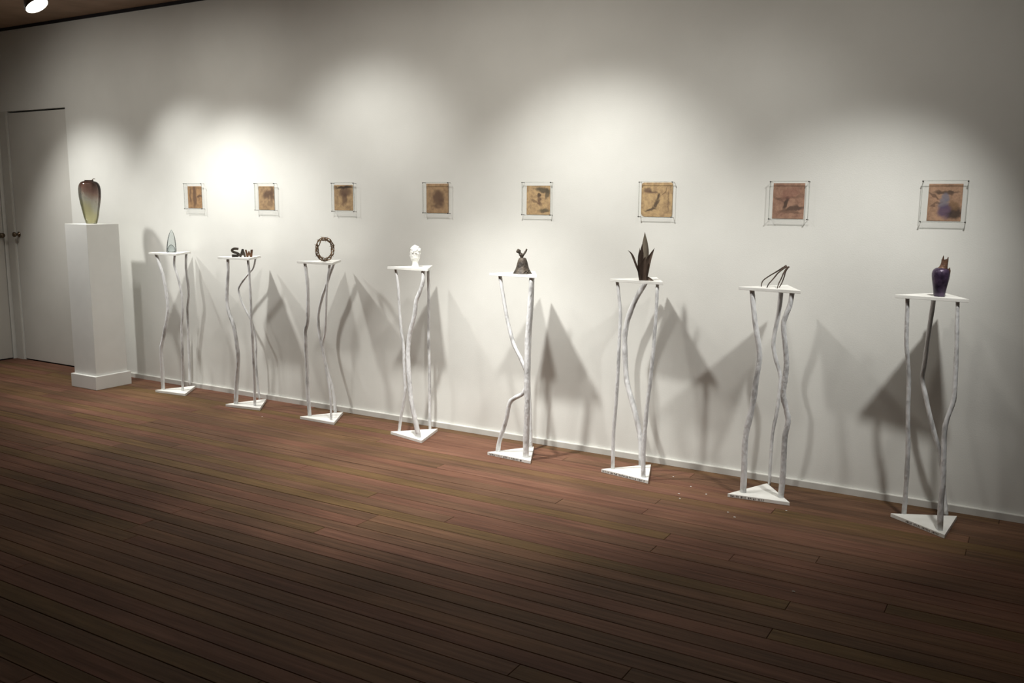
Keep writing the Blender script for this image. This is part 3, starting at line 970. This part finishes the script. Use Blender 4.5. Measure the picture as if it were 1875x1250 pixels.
# 7. four bent rods
P = place(6, 1424, -0.02)
k = mpp(P) * 0.0693
ro_ = thing('rod_sculpture', 'four thin bent bronze rods meeting at one tip on a white stand', 'sculpture', P, face_cam(P), 'sculptures on the branch stands')
RODS = [([(715, 800), (730, 690), (790, 595), (920, 495), (1060, 400), (1200, 300), (1330, 205)], 0.030, 0.004),
        ([(868, 800), (905, 705), (1000, 580), (1110, 430), (1210, 330), (1340, 222)], -0.012, 0.0),
        ([(1133, 800), (1155, 690), (1210, 560), (1260, 420), (1320, 300), (1365, 238)], -0.030, -0.004),
        ([(1180, 800), (1235, 680), (1280, 540), (1310, 400), (1350, 300), (1398, 232)], 0.020, 0.004)]
for pts, y0, y1 in RODS:
    n0 = len(pts) - 1
    c = catmull([Vector(((x - 1140) * k, y0 + (y1 - y0) * j / n0, (800 - y_) * k)) for j, (x, y_) in enumerate(pts)], 4)
    c[0].z = 0.0005
    bm = bmesh.new()
    tube(bm, c, [(13 + 9 * j / len(c)) * k for j in range(len(c))], 8, jitter=0.2)
    for v in bm.verts:
        if v.co.z < 0.0002: v.co.z = 0.0002
    obj('rod', bm, 'rod_bronze', ro_, smooth=True)

# 8. broken dark vase
P = place(7, 1719.5, -0.035)
k = mpp(P) * 0.088
bv = thing('broken_vase', 'dark violet vase with a jagged broken brown neck on the rightmost stand', 'vase', P, face_cam(P), 'sculptures on the branch stands')
bm = bmesh.new()
prof = [(100, 1030), (108, 1020), (118, 940), (132, 850), (148, 760), (162, 680), (171, 610), (172, 560), (164, 515), (146, 480), (118, 455), (92, 440)]
rings = lathe(bm, [(r * k, (1030 - y_) * k) for r, y_ in prof], 30)
obj('body', bm, 'violet_glaze', bv, smooth=True)
bm = bmesh.new()
N = 20
lev = [(96, 448, 20), (80, 415, 35), (70, 375, 45), (66, 330, 52), (66, 285, 54)]
rings = []
rj = random.Random(8)
for r, y_, cx_ in lev:
    rings.append([bm.verts.new(((cx_ + r * math.cos(2 * math.pi * q / N)) * k, r * math.sin(2 * math.pi * q / N) * k, (1030 - y_) * k)) for q in range(N)])
top = []
for q in range(N):
    a = 2 * math.pi * q / N
    hgt = 262 - (75 if q in (7, 13) else 52 if q in (0, 19) else rj.uniform(-14, 22))
    top.append(bm.verts.new(((54 + 63 * math.cos(a)) * k, 63 * math.sin(a) * k, (1030 - hgt) * k)))
rings.append(top)
for j in range(len(rings) - 1):
    for q in range(N):
        bm.faces.new((rings[j][q], rings[j][(q + 1) % N], rings[j + 1][(q + 1) % N], rings[j + 1][q]))
o = obj('neck', bm, 'brown_glaze', bv)
md = o.modifiers.new('wall', 'SOLIDIFY'); md.thickness = 0.003; md.offset = -1
bm = bmesh.new()
pts2 = [(90, 560), (172, 560), (176, 500), (168, 460), (160, 428), (148, 430), (138, 455), (120, 445), (100, 470)]
a = [bm.verts.new((x * k, -0.006, (1030 - y_) * k)) for x, y_ in pts2]
b = [bm.verts.new((x * k, 0.006, (1030 - y_) * k)) for x, y_ in pts2]
bm.faces.new(a[::-1]); bm.faces.new(b)
for j in range(len(pts2)):
    bm.faces.new((a[j], a[(j + 1) % len(pts2)], b[(j + 1) % len(pts2)], b[j]))
obj('shoulder_shard', bm, 'brown_glaze', bv)

# ------------------------------------------------------------------ prints behind clear sheets
TAN = (0.46, 0.31, 0.17); ROSE = (0.40, 0.25, 0.18); DK = (0.16, 0.095, 0.065)
BRN = (0.12, 0.072, 0.055); BLK = (0.055, 0.040, 0.035); GRN = (0.10, 0.085, 0.06); BLU = (0.20, 0.205, 0.26); VIO = (0.10, 0.07, 0.14)
PRINTS = [
 # (pixel rect x0,y0,x1,y1), ground, blobs
 ((345.0, 341, 368.5, 380.5), (0.42, 0.255, 0.13), DK, [(-0.05, 0.1, 0.32, 1.3, 0, 0.75, BRN), (0.75, 0.1, 0.4, 0.12, 0, 0.8, BRN), (-0.7, 0.4, 0.12, 1.0, 0, 0.6, BRN)], 'with a dark vertical streak, nearest the door'),
 ((474.5, 341, 501.5, 383.5), (0.44, 0.30, 0.17), DK, [(0.1, 0.35, 0.6, 0.4, 20, 0.85, BRN), (0.8, 0.5, 0.3, 0.7, 0, 0.8, BRN), (0.5, -0.5, 0.4, 0.4, 0, 0.5, BRN)], 'with a dark upper right blot, above the SAW letters'),
 ((612.5, 338.5, 645.5, 384.5), (0.42, 0.29, 0.16), DK, [(0.2, 0.5, 0.8, 0.45, 10, 0.75, BRN), (0.1, -0.05, 0.3, 0.6, 0, 0.7, BRN), (0.0, 0.95, 1.1, 0.12, 0, 0.9, BLK)], 'with a dark top band, above the twig wreath'),
 ((781.0, 336, 821.5, 389.5), (0.40, 0.27, 0.155), DK, [(0.05, 0.1, 0.62, 0.6, 35, 0.8, BRN), (0.1, -0.65, 0.6, 0.25, 0, 0.6, BRN), (0.45, -0.35, 0.3, 0.3, 0, 0.5, BRN)], 'with a round dark cloud, above the plaster head'),
 ((964.0, 339.8, 1007.5, 392.5), (0.47, 0.33, 0.18), DK, [(0.45, 0.85, 0.8, 0.22, -8, 0.9, GRN), (0.85, 0.55, 0.22, 0.4, 0, 0.8, GRN), (0.05, 0.4, 0.16, 0.18, 0, 0.85, BLK), (0.1, -0.1, 0.14, 0.35, 10, 0.75, BRN), (0.6, -0.85, 0.55, 0.18, 0, 0.85, GRN), (-0.3, -0.15, 0.5, 0.08, -25, 0.6, BRN)], 'with dark corners and a small central figure, above the bell'),
 ((1173.3, 334, 1232.8, 396.3), (0.47, 0.33, 0.175), DK, [(0.12, 0.25, 0.12, 0.3, -30, 0.85, BLK), (-0.05, -0.3, 0.16, 0.4, -35, 0.8, BLK), (-0.5, -0.75, 0.5, 0.10, 8, 0.8, BLK), (-0.75, 0.7, 0.35, 0.2, 0, 0.75, BRN), (-0.3, 0.6, 0.5, 0.08, -10, 0.6, BRN), (0.6, 0.6, 0.5, 0.06, 50, 0.5, BRN), (0.95, -0.2, 0.08, 0.9, 0, 0.5, BRN)], 'with rounded corners and a dark diagonal line'),
 ((1413.5, 335.2, 1474.5, 399.7), (0.36, 0.22, 0.155), (0.15, 0.075, 0.06), [(-0.15, -0.15, 0.16, 0.5, -15, 0.85, BLK), (0.45, -0.55, 0.7, 0.16, 12, 0.75, BLK), (0.0, 0.25, 0.9, 0.12, 6, 0.5, BRN), (0.1, -0.8, 0.8, 0.12, -4, 0.6, BRN), (-0.6, 0.1, 0.5, 0.10, -30, 0.5, BRN), (0.1, 0.55, 0.7, 0.4, 20, 0.35, (0.28, 0.12, 0.10))], 'with reddish ground and dark central smear, above the bent rods'),
 ((1696.3, 336.2, 1764.5, 403.8), (0.40, 0.25, 0.165), DK, [(0.0, 0.65, 0.75, 0.10, 0, 0.75, BLK), (-0.7, 0.4, 0.45, 0.08, -38, 0.7, BRN), (0.05, 0.35, 0.2, 0.28, 0, 0.8, BLU), (-0.1, -0.1, 0.28, 0.35, 10, 0.8, BLU), (0.05, -0.6, 0.45, 0.45, 0, 0.85, VIO), (0.65, -0.75, 0.5, 0.3, 15, 0.9, BLK), (0.55, -0.25, 0.35, 0.3, -30, 0.6, (0.17, 0.10, 0.05)), (-0.55, -0.12, 0.4, 0.07, 18, 0.6, BRN)], 'with a bluish vertical figure at its centre, farthest right'),
]
FX0 = [-6.147, -5.334, -4.543, -3.715, -2.928, -2.119, -1.340, -0.566]
OFF = 0.026
FW = 0.2142 * 0.875
FZ0, FZ1 = 1.5065 * 0.875, 1.7170 * 0.875
for i in range(8):
    (x0, y0, x1, y1), gl, dk, blobs, lab = PRINTS[i]
    # clear sheet: its left edge, measured at the nail plane
    fx = FX0[i] * 0.875
    root = thing('pinned_print', 'small brown print ' + lab, 'picture', (fx + FW / 2, 0, FZ0), 0, 'row of prints on the wall')
    a = hit(x0, y1, y=-0.002); b = hit(x1, y0, y=-0.002)
    c = (a + b) / 2
    w, h = (b.x - a.x) / 2, (b.z - a.z) / 2
    bm = bmesh.new()
    rnd_c = 0.16 if i == 5 else 0.012
    pts = []
    for (sx, sz, a0) in ((1, 1, 0), (-1, 1, 90), (-1, -1, 180), (1, -1, 270)):
        rc = rnd_c * w * (1.5 if (i == 5 and sx < 0 and sz < 0) else 1)
        for q in range(5):
            an = math.radians(a0 + 90 * q / 4)
            pts.append((sx * (w - rc) + rc * math.cos(an), sz * (h - rc) + rc * math.sin(an)))
    va = [bm.verts.new((x, 0.0009, z)) for x, z in pts]; vb = [bm.verts.new((x, -0.0009, z)) for x, z in pts]
    bm.faces.new(va[::-1]); bm.faces.new(vb)
    for q in range(len(pts)):
        bm.faces.new((va[q], va[(q + 1) % len(pts)], vb[(q + 1) % len(pts)], vb[q]))
    m = print_material('print_%d' % i, gl, dk, blobs, i + 1.0)
    obj('print', bm, m, root, loc=c - root.location + Vector((0, 0.0009, 0)))
    # sheet, spaced off the wall on four long nails
    e = 0.004
    sh = obj('cover_sheet', B((-FW / 2 + 0.001, -OFF - 0.0015, 0.001), (FW / 2 - 0.001, -OFF + 0.0015, FZ1 - FZ0 - 0.001)), 'clear_sheet', root)
    for (lo, hi) in (((-FW / 2, 0), (FW / 2, 0.0022)), ((-FW / 2, FZ1 - FZ0 - 0.0022), (FW / 2, FZ1 - FZ0)), ((-FW / 2, 0.0022), (-FW / 2 + 0.0022, FZ1 - FZ0 - 0.0022)), ((FW / 2 - 0.0022, 0.0022), (FW / 2, FZ1 - FZ0 - 0.0022))):
        obj('sheet_edge', B((lo[0], -OFF - 0.0016, lo[1]), (hi[0], -OFF + 0.0016, hi[1])), 'sheet_edge', sh)
    for sx in (-1, 1):
        for zz in (0.003, FZ1 - FZ0 - 0.003):
            bm = bmesh.new()
            lathe(bm, [(0.0011, 0.0), (0.0011, OFF + 0.004), (0.0034, OFF + 0.005), (0.0034, OFF + 0.0065), (0.001, OFF + 0.0075)], 10)
            for v in bm.verts:
                v.co = Vector((v.co.x, -v.co.z, v.co.y))
            obj('nail', bm, 'nail_steel', root, loc=(sx * (FW / 2 - 0.003), 0, zz))

# ------------------------------------------------------------------ plaster crumbs on the floor
for j, (px, py) in enumerate([(1265, 891), (1293, 905), (1243, 904), (1245, 913), (1333, 938), (1345, 947), (1233, 873), (1440, 935), (1453, 1083), (480, 763)]):
    Q = hit(px, py, z=0.0)
    bm = bmesh.new()
    g = bmesh.ops.create_icosphere(bm, subdivisions=1, radius=0.0034)
    for v in bm.verts:
        v.co *= 1 + 0.3 * noise.noise(v.co * 300 + Vector((j, 0, 0)))
        v.co.z = max(v.co.z * 0.6 + 0.0018, 0.0)
        v.co.x *= 1.4 + (j % 3) * 0.3
    tag(obj('plaster_crumb', bm, 'crumb_white', loc=Q), 'tiny white crumb lying on the dark floorboards', 'crumb', 'crumbs on the floor')
